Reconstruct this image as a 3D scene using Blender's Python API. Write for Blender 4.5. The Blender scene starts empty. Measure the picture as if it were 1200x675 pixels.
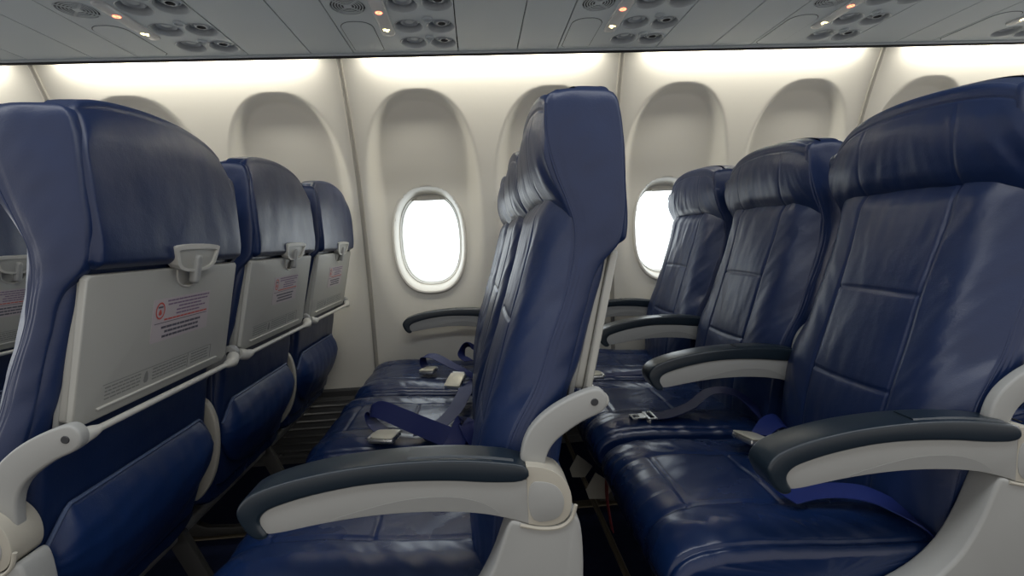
import bpy, bmesh, math, random
import numpy as np
from mathutils import Vector, Matrix
random.seed(4)
SC = bpy.context.scene
COL = SC.collection
P = 0.7618          # seat row pitch
S = 0.495           # seat to seat across the row
Y0 = 0.672          # aisle armrest centre line
WP = 1.1176         # sidewall panel width
XJ = -0.495         # a sidewall panel joint

# ------------------------------------------------------------------ materials
def mat(name, color, rough=0.5, metal=0.0, spec=0.5, bump=None, vary=None, emit=None, alpha=None, coat=0.0, trans=0.0):
    m = bpy.data.materials.new(name); m.use_nodes = True
    nt = m.node_tree; b = nt.nodes['Principled BSDF']
    b.inputs['Base Color'].default_value = (*color, 1)
    b.inputs['Roughness'].default_value = rough
    b.inputs['Metallic'].default_value = metal
    b.inputs['Specular IOR Level'].default_value = spec
    b.inputs['Coat Weight'].default_value = coat
    b.inputs['Transmission Weight'].default_value = trans
    tc = nt.nodes.new('ShaderNodeTexCoord')
    if vary:
        scale, amt, ramt = vary
        n = nt.nodes.new('ShaderNodeTexNoise'); n.inputs['Scale'].default_value = scale; n.inputs['Detail'].default_value = 5
        nt.links.new(tc.outputs['Object'], n.inputs['Vector'])
        mx = nt.nodes.new('ShaderNodeMix'); mx.data_type = 'RGBA'
        mx.inputs[6].default_value = (*[c * (1 - amt) for c in color], 1)
        mx.inputs[7].default_value = (*[min(1, c * (1 + amt)) for c in color], 1)
        nt.links.new(n.outputs['Fac'], mx.inputs[0]); nt.links.new(mx.outputs[2], b.inputs['Base Color'])
        mr = nt.nodes.new('ShaderNodeMapRange')
        mr.inputs[3].default_value = max(0.02, rough - ramt); mr.inputs[4].default_value = min(1, rough + ramt)
        nt.links.new(n.outputs['Fac'], mr.inputs[0]); nt.links.new(mr.outputs[0], b.inputs['Roughness'])
    if bump:
        last = None
        for scale, st, dist in bump:
            n = nt.nodes.new('ShaderNodeTexNoise'); n.inputs['Scale'].default_value = scale; n.inputs['Detail'].default_value = 4
            nt.links.new(tc.outputs['Object'], n.inputs['Vector'])
            bp = nt.nodes.new('ShaderNodeBump'); bp.inputs['Strength'].default_value = st; bp.inputs['Distance'].default_value = dist
            nt.links.new(n.outputs['Fac'], bp.inputs['Height'])
            if last: nt.links.new(last.outputs[0], bp.inputs['Normal'])
            last = bp
        nt.links.new(last.outputs[0], b.inputs['Normal'])
    if emit:
        b.inputs['Emission Color'].default_value = (*emit[:3], 1); b.inputs['Emission Strength'].default_value = emit[3]
    return m

M = {}
M['leather'] = mat('navy_leather', (0.0075, 0.0215, 0.078), 0.38, spec=0.62, bump=[(420, 0.10, 0.002), (28, 0.16, 0.006)], vary=(14, 0.16, 0.07))
M['leather_dark'] = mat('navy_leather_back', (0.0058, 0.0250, 0.102), 0.42, spec=0.45, bump=[(420, 0.10, 0.002), (24, 0.14, 0.006)], vary=(12, 0.15, 0.07))
M['leather_seat'] = mat('navy_seat_leather', (0.0062, 0.0205, 0.078), 0.27, spec=0.6, bump=[(420, 0.08, 0.002), (14, 0.05, 0.006)], vary=(7, 0.10, 0.03))
M['thread'] = mat('navy_piping', (0.085, 0.12, 0.22), 0.4)
M['tray'] = mat('grey_tray_plastic', (0.43, 0.43, 0.395), 0.45, bump=[(600, 0.08, 0.001)], vary=(5, 0.04, 0.05))
M['tray_light'] = mat('pale_latch_plastic', (0.60, 0.59, 0.54), 0.42)
M['arm'] = mat('grey_arm_plastic', (0.36, 0.365, 0.35), 0.45, bump=[(700, 0.10, 0.001)], vary=(6, 0.05, 0.05))
M['arm_inset'] = mat('grey_arm_inset', (0.28, 0.285, 0.275), 0.5, bump=[(700, 0.10, 0.001)])
M['hub'] = mat('beige_hub_plastic', (0.47, 0.445, 0.375), 0.45, vary=(9, 0.05, 0.05))
M['pad'] = mat('slate_arm_pad', (0.011, 0.020, 0.030), 0.30, spec=0.6, bump=[(500, 0.04, 0.001)], vary=(5, 0.10, 0.015))
M['wall'] = mat('cream_wall', (0.82, 0.79, 0.69), 0.55, spec=0.3, bump=[(900, 0.05, 0.001)])
M['wall_trim'] = mat('cream_trim', (0.36, 0.34, 0.29), 0.5)
M['frame'] = mat('window_bezel', (0.74, 0.71, 0.63), 0.35)
M['psu'] = mat('grey_service_panel', (0.43, 0.475, 0.50), 0.5, bump=[(800, 0.06, 0.001)])
M['cup'] = mat('grey_cup', (0.40, 0.43, 0.45), 0.45)
M['cup_dark'] = mat('dark_nozzle', (0.03, 0.032, 0.036), 0.4)
M['black'] = mat('black_gap', (0.006, 0.006, 0.007), 0.6)
M['grille'] = mat('black_grille_plastic', (0.055, 0.056, 0.055), 0.45, vary=(10, 0.15, 0.05))
M['carpet'] = mat('navy_carpet', (0.006, 0.010, 0.032), 0.95, spec=0.1, bump=[(350, 0.6, 0.006)], vary=(60, 0.4, 0.0))
M['tan'] = mat('tan_metal', (0.12, 0.10, 0.065), 0.45, metal=0.3)
M['leg'] = mat('dark_leg_metal', (0.035, 0.034, 0.031), 0.5, metal=0.2)
M['steel'] = mat('brushed_steel', (0.62, 0.62, 0.60), 0.28, metal=0.9, vary=(40, 0.08, 0.06))
M['alu'] = mat('grey_tube', (0.35, 0.35, 0.34), 0.4, metal=0.5)
M['belt'] = mat('navy_webbing', (0.006, 0.013, 0.085), 0.55, spec=0.4, bump=[(900, 0.3, 0.001)])
M['belt_blue'] = mat('bright_blue_webbing', (0.009, 0.022, 0.14), 0.55, spec=0.4, bump=[(900, 0.3, 0.001)])
M['buckle'] = mat('cream_buckle', (0.66, 0.63, 0.52), 0.35, metal=0.2)
M['sticker'] = mat('pinkish_sticker', (0.50, 0.45, 0.46), 0.5)
M['ink_red'] = mat('red_ink', (0.55, 0.09, 0.07), 0.6)
M['ink_black'] = mat('grey_ink', (0.09, 0.085, 0.11), 0.6)
M['ink_violet'] = mat('violet_ink', (0.20, 0.13, 0.22), 0.6)
M['ink_grey'] = mat('faint_ink', (0.22, 0.225, 0.21), 0.6)
M['sign'] = mat('frosted_sign_lens', (0.46, 0.47, 0.48), 0.25)
M['red_lit'] = mat('red_lit_icon', (0.8, 0.1, 0.05), 0.5, emit=(1.0, 0.16, 0.08, 6))
M['amber_lit'] = mat('amber_lit_icon', (0.8, 0.6, 0.2), 0.5, emit=(1.0, 0.82, 0.35, 6))
M['blue_lit'] = mat('blue_call_button', (0.03, 0.06, 0.4), 0.3, emit=(0.05, 0.12, 0.8, 0.6))
M['paper'] = mat('pale_tag', (0.26, 0.25, 0.21), 0.6)
M['red'] = mat('red_strap', (0.16, 0.008, 0.012), 0.6)
M['wing'] = mat('wing_paint', (0.55, 0.62, 0.68), 0.4)
M['wing_blue'] = mat('wing_edge', (0.08, 0.20, 0.32), 0.4)
mg = bpy.data.materials.new('window_glass'); mg.use_nodes = True
nt = mg.node_tree; nt.nodes.clear()
o_ = nt.nodes.new('ShaderNodeOutputMaterial'); tr = nt.nodes.new('ShaderNodeBsdfTransparent'); gl = nt.nodes.new('ShaderNodeBsdfGlossy')
gl.inputs['Roughness'].default_value = 0.03; mx = nt.nodes.new('ShaderNodeMixShader'); mx.inputs[0].default_value = 0.05
tr.inputs[0].default_value = (0.95, 0.98, 0.98, 1)
nt.links.new(tr.outputs[0], mx.inputs[1]); nt.links.new(gl.outputs[0], mx.inputs[2]); nt.links.new(mx.outputs[0], o_.inputs[0])
M['glass'] = mg

# ------------------------------------------------------------------ helpers
def link(o, parent=None):
    COL.objects.link(o)
    if parent is not None: o.parent = parent
    return o

def mesh_obj(name, verts, faces, mats, parent=None, smooth=True, fmat=None):
    me = bpy.data.meshes.new(name)
    me.from_pydata([tuple(map(float, v)) for v in verts], [], [tuple(map(int, f)) for f in faces])
    for m in (mats if isinstance(mats, (list, tuple)) else [mats]): me.materials.append(m)
    if fmat is not None: me.polygons.foreach_set('material_index', list(map(int, fmat)))
    me.polygons.foreach_set('use_smooth', [smooth] * len(me.polygons))
    me.update()
    return link(bpy.data.objects.new(name, me), parent)

class B:
    """collects shapes into one mesh"""
    def __init__(s): s.v = []; s.f = []; s.m = []; s.sm = []
    def add(s, v, f, mi=0, smooth=True):
        n = len(s.v); s.v += [tuple(map(float, p)) for p in v]
        s.f += [tuple(int(i) + n for i in q) for q in f]; s.m += [mi] * len(f); s.sm += [smooth] * len(f); return s
    def bm(s, bm, mi=0, smooth=False):
        bm.verts.index_update(); v = [p.co[:] for p in bm.verts]; f = [[q.index for q in p.verts] for p in bm.faces]; bm.free()
        return s.add(v, f, mi, smooth)
    def box(s, lo, hi, bev=0.0, mi=0, seg=2, smooth=False, mtx=None):
        bm = bmesh.new(); bmesh.ops.create_cube(bm, size=1)
        lo = Vector(lo); hi = Vector(hi)
        for p in bm.verts: p.co = Vector([(lo[i] + hi[i]) / 2 + p.co[i] * (hi[i] - lo[i]) for i in range(3)])
        if bev: bmesh.ops.bevel(bm, geom=bm.edges[:], offset=bev, segments=seg, affect='EDGES', profile=0.5)
        if mtx is not None: bmesh.ops.transform(bm, matrix=mtx, verts=bm.verts)
        bmesh.ops.recalc_face_normals(bm, faces=bm.faces)
        return s.bm(bm, mi, smooth)
    def prism(s, pts, y0, y1, bev=0.004, seg=3, mi=0, smooth=True, axis='y'):
        """closed outline (x,z) extruded along y, edges rounded"""
        bm = bmesh.new()
        mk = (lambda a, b, c: (a, c, b)) if axis == 'y' else ((lambda a, b, c: (c, a, b)) if axis == 'x' else (lambda a, b, c: (a, b, c)))
        vs = [bm.verts.new(mk(p[0], p[1], y0)) for p in pts]
        f = bm.faces.new(vs)
        r = bmesh.ops.extrude_face_region(bm, geom=[f])
        nv = [e for e in r['geom'] if isinstance(e, bmesh.types.BMVert)]
        d = Vector(mk(0, 0, y1 - y0)); bmesh.ops.translate(bm, vec=d, verts=nv)
        bmesh.ops.recalc_face_normals(bm, faces=bm.faces)
        if bev:
            caps = [q for q in bm.faces if len(q.verts) == len(pts)]
            es = set()
            for q in caps: es |= set(q.edges)
            bmesh.ops.bevel(bm, geom=list(es), offset=bev, segments=seg, affect='EDGES', profile=0.5, clamp_overlap=True)
        big = [q for q in bm.faces if len(q.verts) > 4]
        if big: bmesh.ops.triangulate(bm, faces=big)
        return s.bm(bm, mi, smooth)
    def tube(s, pts, r, n=12, mi=0, cap=True):
        pts = [Vector(p) for p in pts]; rs = r if isinstance(r, (list, tuple)) else [r] * len(pts)
        v = []; f = []; up = Vector((0.13, 0.21, 0.97)).normalized(); last = None
        for i, p in enumerate(pts):
            t = (pts[min(i + 1, len(pts) - 1)] - pts[max(i - 1, 0)]).normalized()
            if last is None:
                a = t.cross(up); a = a.normalized() if a.length > 1e-4 else t.cross(Vector((1, 0, 0))).normalized()
            else: a = (last - t * last.dot(t)).normalized()
            last = a; b = t.cross(a)
            for k in range(n):
                th = 2 * math.pi * k / n; v.append(p + (a * math.cos(th) + b * math.sin(th)) * rs[i])
        for i in range(len(pts) - 1):
            for k in range(n): f.append((i * n + k, i * n + (k + 1) % n, (i + 1) * n + (k + 1) % n, (i + 1) * n + k))
        if cap: f.append(tuple(range(n - 1, -1, -1))); f.append(tuple((len(pts) - 1) * n + k for k in range(n)))
        return s.add(v, f, mi, True)
    def lathe(s, prof, c, n=28, mi=0, axis='z'):
        """prof = [(radius, offset)] revolved about an axis through c"""
        v = []; f = []
        for r, h in prof:
            for k in range(n):
                a = 2 * math.pi * k / n; x, y = r * math.cos(a), r * math.sin(a)
                v.append((c[0] + x, c[1] + y, c[2] + h) if axis == 'z' else (c[0] + x, c[1] + h, c[2] + y))
        for i in range(len(prof) - 1):
            for k in range(n): f.append((i * n + k, i * n + (k + 1) % n, (i + 1) * n + (k + 1) % n, (i + 1) * n + k))
        return s.add(v, f, mi, True)
    def build(s, name, mats, parent=None):
        me = bpy.data.meshes.new(name); me.from_pydata(s.v, [], s.f)
        for m in (mats if isinstance(mats, (list, tuple)) else [mats]): me.materials.append(m)
        me.polygons.foreach_set('material_index', s.m); me.polygons.foreach_set('use_smooth', s.sm); me.update()
        if any(s.sm):
            try: me.set_sharp_from_angle(angle=math.radians(38))
            except Exception: pass
        return link(bpy.data.objects.new(name, me), parent)

def tag(o, label=None, cat=None, group=None, kind=None):
    if label: o['label'] = label
    if cat: o['category'] = cat
    if group: o['group'] = group
    if kind: o['kind'] = kind
    return o
def empty(name, loc=(0, 0, 0)):
    o = bpy.data.objects.new(name, None); o.location = loc; o.empty_display_size = 0.1; COL.objects.link(o); return o
def copy_tree(o, parent=None):
    c = o.copy(); COL.objects.link(c)
    if parent is not None: c.parent = parent
    for ch in [q for q in bpy.data.objects if q.parent == o]: copy_tree(ch, c)
    return c
def smooth_poly(pts, it=2):
    p = [np.array(q, float) for q in pts]
    for _ in range(it):
        q = []
        for i in range(len(p)):
            a, b = p[i], p[(i + 1) % len(p)]; q += [a * .75 + b * .25, a * .25 + b * .75]
        p = q
    return [tuple(q) for q in p]
def spline(pts, n=8):
    """Catmull-Rom through points"""
    p = [np.array(q, float) for q in pts]; out = []
    for i in range(len(p) - 1):
        a, b, c, d = p[max(i - 1, 0)], p[i], p[i + 1], p[min(i + 2, len(p) - 1)]
        for k in range(n):
            t = k / n
            out.append(.5 * ((2 * b) + (c - a) * t + (2 * a - 5 * b + 4 * c - d) * t * t + (-a + 3 * b - 3 * c + d) * t ** 3))
    out.append(p[-1]); return out
def curve(table):
    """smooth 1-D function through (z, value) pairs"""
    zs = np.array([a for a, _ in table], float); vs = np.array([b for _, b in table], float)
    m = np.gradient(vs, zs)
    def f(z):
        z = np.clip(np.asarray(z, float), zs[0], zs[-1]); i = np.clip(np.searchsorted(zs, z) - 1, 0, len(zs) - 2)
        h = zs[i + 1] - zs[i]; t = (z - zs[i]) / h
        return ((2 * t**3 - 3 * t**2 + 1) * vs[i] + (t**3 - 2 * t**2 + t) * h * m[i] + (-2 * t**3 + 3 * t**2) * vs[i + 1] + (t**3 - t**2) * h * m[i + 1])
    return f
def pnoise(x, y, seed=0):
    x = np.asarray(x, float); y = np.asarray(y, float)
    xi = np.floor(x).astype(np.int64); yi = np.floor(y).astype(np.int64); xf = x - xi; yf = y - yi
    def g(ix, iy, dx, dy):
        h = (ix * 374761393 + iy * 668265263 + seed * 974634777) & 0xffffffff
        h = ((h ^ (h >> 13)) * 1274126177) & 0xffffffff; h = h ^ (h >> 16)
        a = (h & 0xffff) / 65536.0 * 2 * np.pi
        return np.cos(a) * dx + np.sin(a) * dy
    u = xf**3 * (xf * (xf * 6 - 15) + 10); v = yf**3 * (yf * (yf * 6 - 15) + 10)
    n00 = g(xi, yi, xf, yf); n10 = g(xi + 1, yi, xf - 1, yf); n01 = g(xi, yi + 1, xf, yf - 1); n11 = g(xi + 1, yi + 1, xf - 1, yf - 1)
    return (n00 * (1 - u) + n10 * u) * (1 - v) + (n01 * (1 - u) + n11 * u) * v
def gauss(d, s): return np.exp(-(d / s) ** 2)
def sstep(a, b, x):
    t = np.clip((x - a) / (b - a), 0, 1); return t * t * (3 - 2 * t)

def ring_mesh(name, Pos, D, mats, parent, fill_ends=True):
    """Pos: (stations, around, 3) closed around; displaced by D along the outward normal"""
    n, m = Pos.shape[:2]
    for _ in range(1):
        da = np.roll(Pos, -1, 1) - np.roll(Pos, 1, 1); dz = np.gradient(Pos, axis=0)
        N = np.cross(da, dz); N /= (np.linalg.norm(N, axis=2, keepdims=True) + 1e-12)
    c = Pos.mean(axis=1, keepdims=True)
    if ((Pos - c) * N).sum() < 0: N = -N
    Q = Pos + N * D[..., None]
    v = Q.reshape(-1, 3)
    i = np.arange(n - 1)[:, None] * m; k = np.arange(m)[None, :]; k2 = (k + 1) % m
    f = np.stack([i + k, i + k2, i + m + k2, i + m + k], -1).reshape(-1, 4)
    faces = [tuple(q) for q in f]
    verts = list(map(tuple, v))
    if fill_ends:
        for st, rev in ((0, True), (n - 1, False)):
            base = st * m; cc = tuple(Q[st].mean(axis=0)); verts.append(cc); ci = len(verts) - 1
            for q in range(m):
                a, b = base + q, base + (q + 1) % m
                faces.append((b, a, ci) if rev else (a, b, ci))
    o = mesh_obj(name, verts, faces, mats, parent)
    bm = bmesh.new(); bm.from_mesh(o.data); bmesh.ops.recalc_face_normals(bm, faces=bm.faces); bm.to_mesh(o.data); bm.free()
    return o

# ------------------------------------------------------------------ seat shells (local x = row axis, y from seat centre, z up)
xs_low = curve([(.40, -.02), (.48, -.005), (.60, .010), (.70, .034), (.773, .074), (.843, .100), (.896, .121), (.94, .134), (1.00, .143), (1.045, .146), (1.08, .15)])
xf_low = curve([(.40, -.045), (.48, -.040), (.56, -.034), (.64, -.018), (.76, .017), (.88, .053), (.96, .078), (1.01, .092), (1.035, .100), (1.055, .115), (1.08, .135)])
xr_low = curve([(.40, .070), (.50, .090), (.64, .108), (.68, .116), (.764, .130), (.80, .146), (.89, .175), (.977, .200), (1.03, .205), (1.08, .205)])
w_low = curve([(.40, .190), (.46, .212), (.56, .222), (.70, .224), (.85, .218), (.97, .2125), (1.00, .2108), (1.04, .2085), (1.08, .204)])

NF, NS, NR = 141, 14, 36
def section_u():
    u = np.linspace(-1, 1, NF)
    return np.sign(u) * (1 - (1 - np.abs(u)) ** 1.12)

def section(xf, xs, xr, w, bow=0.006, rc=0.022, ex=3.2):
    """one horizontal section; returns (x,y) arrays + tags"""
    u = section_u(); X = []; Y = []
    fx = xf + (xs - xf) * np.abs(u) ** ex
    X.append(fx); Y.append(u * w)
    t = np.linspace(0, 1, NS + 2)[1:-1]
    X.append(xs + (xr - rc - xs) * t); Y.append(w + bow * np.sin(math.pi * t) ** .8)
    # rear with rounded corners
    a = np.linspace(0, math.pi / 2, 7)
    cx = xr - rc
    X.append(cx + rc * np.sin(a)); Y.append(w - rc + rc * np.cos(a))
    yy = np.linspace(w - rc, -(w - rc), NR)[1:-1]
    X.append(np.full_like(yy, xr)); Y.append(yy)
    X.append(cx + rc * np.sin(a[::-1])); Y.append(-(w - rc + rc * np.cos(a[::-1])))
    X.append((xs + (xr - rc - xs) * t)[::-1]); Y.append(-(w + bow * np.sin(math.pi * t) ** .8)[::-1])
    return np.concatenate(X), np.concatenate(Y)

def wrinkle(a, b, seed, fa, fb, warp=0.6):
    w1 = pnoise(a * fa * .35 + 9, b * fb * .8, seed + 5) * warp
    n = pnoise(a * fa + w1, b * fb, seed)
    n2 = pnoise(a * fa * 2.1 + 3.3 - w1, b * fb * 1.7, seed + 1)
    return n + .45 * n2

def make_backrest(seed, parent):
    n = 180
    zz = np.linspace(.405, 1.075, n)
    xf, xs, xr, w = xf_low(zz), xs_low(zz), xr_low(zz), w_low(zz)
    rows = [section(xf[i], xs[i], xr[i], w[i]) for i in range(n)]
    m = len(rows[0][0])
    Pos = np.zeros((n, m, 3))
    for i in range(n): Pos[i, :, 0], Pos[i, :, 1], Pos[i, :, 2] = rows[i][0], rows[i][1], zz[i]
    # front top edge is lower at the sides so it meets the headrest arch
    u = np.zeros(m); u[:NF] = section_u(); front = np.zeros(m); front[:NF] = 1
    front = front[None, :]; U = u[None, :]; Z = zz[:, None]; Yc = U * w[:, None]
    D = np.zeros((n, m))
    us = .455 + .05 * sstep(.86, 1.05, Z) - .015 * sstep(.7, .5, Z)      # centre panel seams
    seam_v = gauss((np.abs(U) - us) * w[:, None], .0032)
    inside = (np.abs(U) < us)
    seam_h = (gauss(Z - (.857 + .004 * np.cos(U * 3)), .0032) + gauss(Z - (.678 - .004 * np.cos(U * 3)), .0032)) * inside
    stitch = 0 * U
    D -= front * (.0038 * seam_v + .0034 * seam_h + .0020 * stitch)
    # pillowing: bolsters stand proud, the centre panels are softly padded
    D += front * .010 * gauss(np.abs(U) - .72, .20) * sstep(.46, .6, Z)
    D += front * inside * .0035 * np.cos(np.clip(U / us, -1, 1) * math.pi / 2) * np.abs(np.cos((Z - .678) / .179 * math.pi + math.pi / 2)) ** .7
    # leather folds
    side = sstep(.40, .60, np.abs(U)); mid = 1 - side
    a1 = Yc * .86 + np.sign(U) * (-.50) * (Z - .8); b1 = Z * .86 + np.abs(Yc) * .5
    fold = wrinkle(a1, b1, seed, 20, 5)
    fold2 = wrinkle(Z * 1.0 - np.abs(Yc) * 1.3, Yc, seed + 11, 13, 6)
    hi = sstep(.84, 1.03, Z)
    D += front * side * (.0036 * fold * (.55 + .6 * hi) + .0030 * fold2 * (1 - .4 * hi))
    D += front * mid * (.0018 * wrinkle(Yc, Z, seed + 3, 24, 7) + .0030 * hi * wrinkle(Yc * (1.3 - .5 * hi), Z, seed + 4, 26, 5))
    lowf = sstep(.66, .5, Z)
    D += front * lowf * .004 * wrinkle(Yc, Z, seed + 8, 20, 6)
    # sides and rear
    back = 1 - front
    D += back * .0016 * wrinkle(Pos[..., 0] * 1.5 + Pos[..., 1], Z * np.ones_like(U), seed + 6, 16, 8)
    return ring_mesh('backrest', Pos, D, M['leather'], parent)

def make_headrest(seed, parent):
    nA, nB, nC = 96, 10, 7
    x0, y0 = section(.10, .125, .228, .210, bow=.006, rc=.030, ex=4.0)
    m = len(x0)
    u = np.clip(y0 / .214, -1, 1)
    fr = sstep(.0, 1.0, np.clip((x0 - .10) / .128, 0, 1))   # 0 front, 1 rear
    r = .016
    pu = np.where(u > 0, .034 * u**2 + .034 * np.abs(u)**7, .022 * u**2 + .016 * np.abs(u)**7)
    ztop = 1.238 - pu + .008 * fr
    zbot = (1.052 - .020 * u**2) * (1 - fr) + .983 * fr
    xfz = curve([(1.03, .135), (1.045, .118), (1.07, .103), (1.11, .094), (1.16, .092), (1.20, .095), (1.24, .104), (1.27, .108)])
    xrz = curve([(.97, .225), (1.00, .230), (1.10, .231), (1.17, .229), (1.215, .225), (1.245, .218), (1.27, .210)])
    xsz = curve([(1.02, .143), (1.05, .134), (1.09, .120), (1.14, .108), (1.20, .108), (1.25, .118)])
    t = np.linspace(0, 1, nA)
    X = np.zeros((nA, m)); Y = np.zeros((nA, m))
    for i in range(nA):
        w = .2112 * (1 + .007 * math.sin(t[i] * math.pi)) - .012 * float(sstep(.7, 1, t[i]))
        X[i], Y[i] = section(float(xfz(1.035 + t[i] * .225)), float(xsz(1.03 + t[i] * .21)), float(xrz(.98 + t[i] * .28)), w, bow=.006, rc=.017, ex=3.4)
    Z = zbot[None, :] + (ztop - r - zbot)[None, :] * t[:, None]
    kb = np.clip((.05 - t) / .05, 0, 1)[:, None] * sstep(.55, .95, fr)[None, :]
    X = X - .012 * kb**2
    XL, YL = X[-1], Y[-1]
    xc = .162
    XB_, YB_, ZB_ = [], [], []
    for i in range(1, nB + 1):
        a = i / nB * math.pi / 2; d = 1 - math.cos(a)
        XB_.append(xc + (XL - xc) * (1 - .24 * d)); YB_.append(YL * (1 - .065 * d)); ZB_.append(ztop - r + r * math.sin(a))
    zm = 1.238 - pu + .006
    for i in range(1, nC + 1):
        q = i / nC
        XB_.append(xc + (XB_[nB - 1] - xc) * (1 - q)); YB_.append(YB_[nB - 1]); ZB_.append(ztop * (1 - q) + zm * q + .003 * math.sin(q * math.pi / 2))
    X = np.vstack([X, XB_]); Y = np.vstack([Y, YB_]); Z = np.vstack([Z, ZB_])
    T = np.r_[t, np.full(nB + nC, 1.0)][:, None]
    Pos = np.stack([X, Y, Z], -1)
    n = len(T)
    front = np.zeros(m); front[:NF] = 1; front = front[None, :]
    uu = np.zeros(m); uu[:NF] = section_u(); U = uu[None, :]; Yc = U * .21
    D = np.zeros((n, m))
    D -= front * (.0016 * gauss((np.abs(U) - .50) * .21, .0022) * sstep(.97, .85, T))
    D -= front * .0018 * gauss((T - .94) * .2, .0028) * (np.abs(U) < .94)
    D += front * (.0026 * wrinkle(Yc * (.8 + .5 * T), T * .2, seed + 21, 24, 7) * sstep(.9, .45, T) * sstep(-.02, .15, T) + .0022 * wrinkle(Yc, T * .2, seed + 22, 11, 7) * sstep(1, .9, T))
    side_seam = np.zeros(m); q0 = NF + NS
    for q in (q0 + 3, m - NS - 4): side_seam[q - 1:q + 2] = (.6, 1, .6)
    D -= .0036 * side_seam[None, :] * sstep(1, .97, T)
    back = 1 - front
    D += back * .0026 * wrinkle(Y * 1.0 + X * 2, Z, seed + 23, 11, 6) * sstep(1, .85, T) * sstep(.0, .2, T)
    sidem = np.zeros(m); sidem[NF:NF + NS] = 1; sidem[-NS:] = 1
    D += sidem[None, :] * .0030 * wrinkle(Z * .6 + X, Z - X * .5, seed + 24, 12, 7) * sstep(1, .8, T) * sstep(.02, .3, T)
    o = ring_mesh('headrest', Pos, D, M['leather'], parent, fill_ends=False)
    return o

def make_cushion(seed, parent):
    # stations run around the nose: outline in (x,z) swept across y
    NX = 150; NY = 110
    top = [(.030, .462), (-.10, .468), (-.22, .478), (-.32, .487), (-.39, .488), (-.435, .480), (-.466, .460), (-.480, .430), (-.478, .395), (-.462, .365), (-.42, .345), (-.30, .340), (-.10, .345), (.03, .352), (.055, .38), (.055, .43)]
    sp = np.array(spline(top + [top[0]], 10))
    d = np.r_[0, np.cumsum(np.linalg.norm(np.diff(sp, axis=0), axis=1))]
    s = np.linspace(0, d[-1], NX * 2 + 1)[:-1]
    ox = np.interp(s, d, sp[:, 0]); oz = np.interp(s, d, sp[:, 1])
    m = len(ox); W = .2235
    u = np.sin(np.linspace(-1, 1, NY) * math.pi / 2 * .985) / math.sin(math.pi / 2 * .985)
    cx, cz = -.21, .415
    Pos = np.zeros((NY, m, 3))
    for j in range(NY):
        k = (1 - abs(u[j]) ** 9) ** (1 / 2.6) if abs(u[j]) < 1 else 0
        k = .80 + .20 * k
        kz = (.55 + .45 * (1 - abs(u[j]) ** 7) ** .5)
        Pos[j, :, 0] = cx + (ox - cx) * (1 - .25 * (1 - k)); Pos[j, :, 1] = u[j] * W
        Pos[j, :, 2] = cz + (oz - cz) * kz
    U = u[:, None]; X = ox[None, :]; Zo = oz[None, :]
    topm = sstep(.395, .43, Zo) * np.ones_like(U)
    Yc = U * W
    D = np.zeros((NY, m))
    us = .46
    nose = sstep(-.36, -.44, X)
    sv = gauss((np.abs(U) - us) * W, .0035)
    ins = np.abs(U) < us
    D -= topm * .0042 * sv
    D -= topm * .0036 * ins * (gauss(X + .395, .0035) + gauss(X + .215, .0035)) * (Zo > .45)
    D -= topm * .003 * gauss((np.abs(U) - .93) * W, .003)
    D += topm * (.007 * gauss(np.abs(U) - .70, .2))
    D += topm * ins * .004 * np.cos(np.clip(U / us, -1, 1) * math.pi / 2)
    side = sstep(.40, .62, np.abs(U))
    a = Yc * .6 + X * .8; b = Yc * .8 - X * .6
    D += topm * (.0036 * side * wrinkle(a, b, seed + 31, 22, 7) + .0030 * (1 - side) * wrinkle(b, a, seed + 32, 16, 6) + .003 * nose * wrinkle(Yc, X, seed + 33, 26, 8))
    D += (1 - topm) * .003 * wrinkle(Yc + X, Zo * 2, seed + 34, 14, 6)
    return ring_mesh('seat_cushion', Pos, D, M['leather_seat'], parent)

# ---------------- tray, latch, arms
TT, TB = np.array([.2135, .9745]), np.array([.1635, .752])       # tray outer face, top and bottom (x,z)
tdir = (TT - TB); TL = float(np.linalg.norm(tdir)); tdir /= TL
tnor = np.array([tdir[1], -tdir[0]])                              # outward, towards the row behind
def tp(v, off=0.0, y=0.0):
    """v measured down from the tray top along its face, off outward"""
    q = TT - tdir * v + tnor * off
    return (float(q[0]), float(y), float(q[1]))
TRM = Matrix(((tnor[0], 0, -tdir[0], 0), (0, 1, 0, 0), (tnor[1], 0, -tdir[1], 0), (0, 0, 0, 1)))   # (out, y, down) -> world
TRM.translation = Vector((TT[0], 0, TT[1]))
LY = .030                                                        # latch offset across the seat
def plate(bd, outline, o0, o1, bev, mi=0):
    """outline in (y, down); a plate standing on the tray face between offsets o0 and o1"""
    t = B(); t.prism(outline, o0, o1, bev, 3, 0, True, axis='x')
    v = [tuple(TRM @ Vector((p[0], p[1], p[2]))) for p in t.v]
    bd.add(v, t.f, mi, True)
def rrect(x0, x1, y0, y1, r, n=5):
    out = []
    for cx, cy, a0 in ((x1 - r, y1 - r, 0), (x0 + r, y1 - r, 90), (x0 + r, y0 + r, 180), (x1 - r, y0 + r, 270)):
        for k in range(n + 1):
            a = math.radians(a0 + 90 * k / n); out.append((cx + r * math.cos(a), cy + r * math.sin(a)))
    return out

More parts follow.
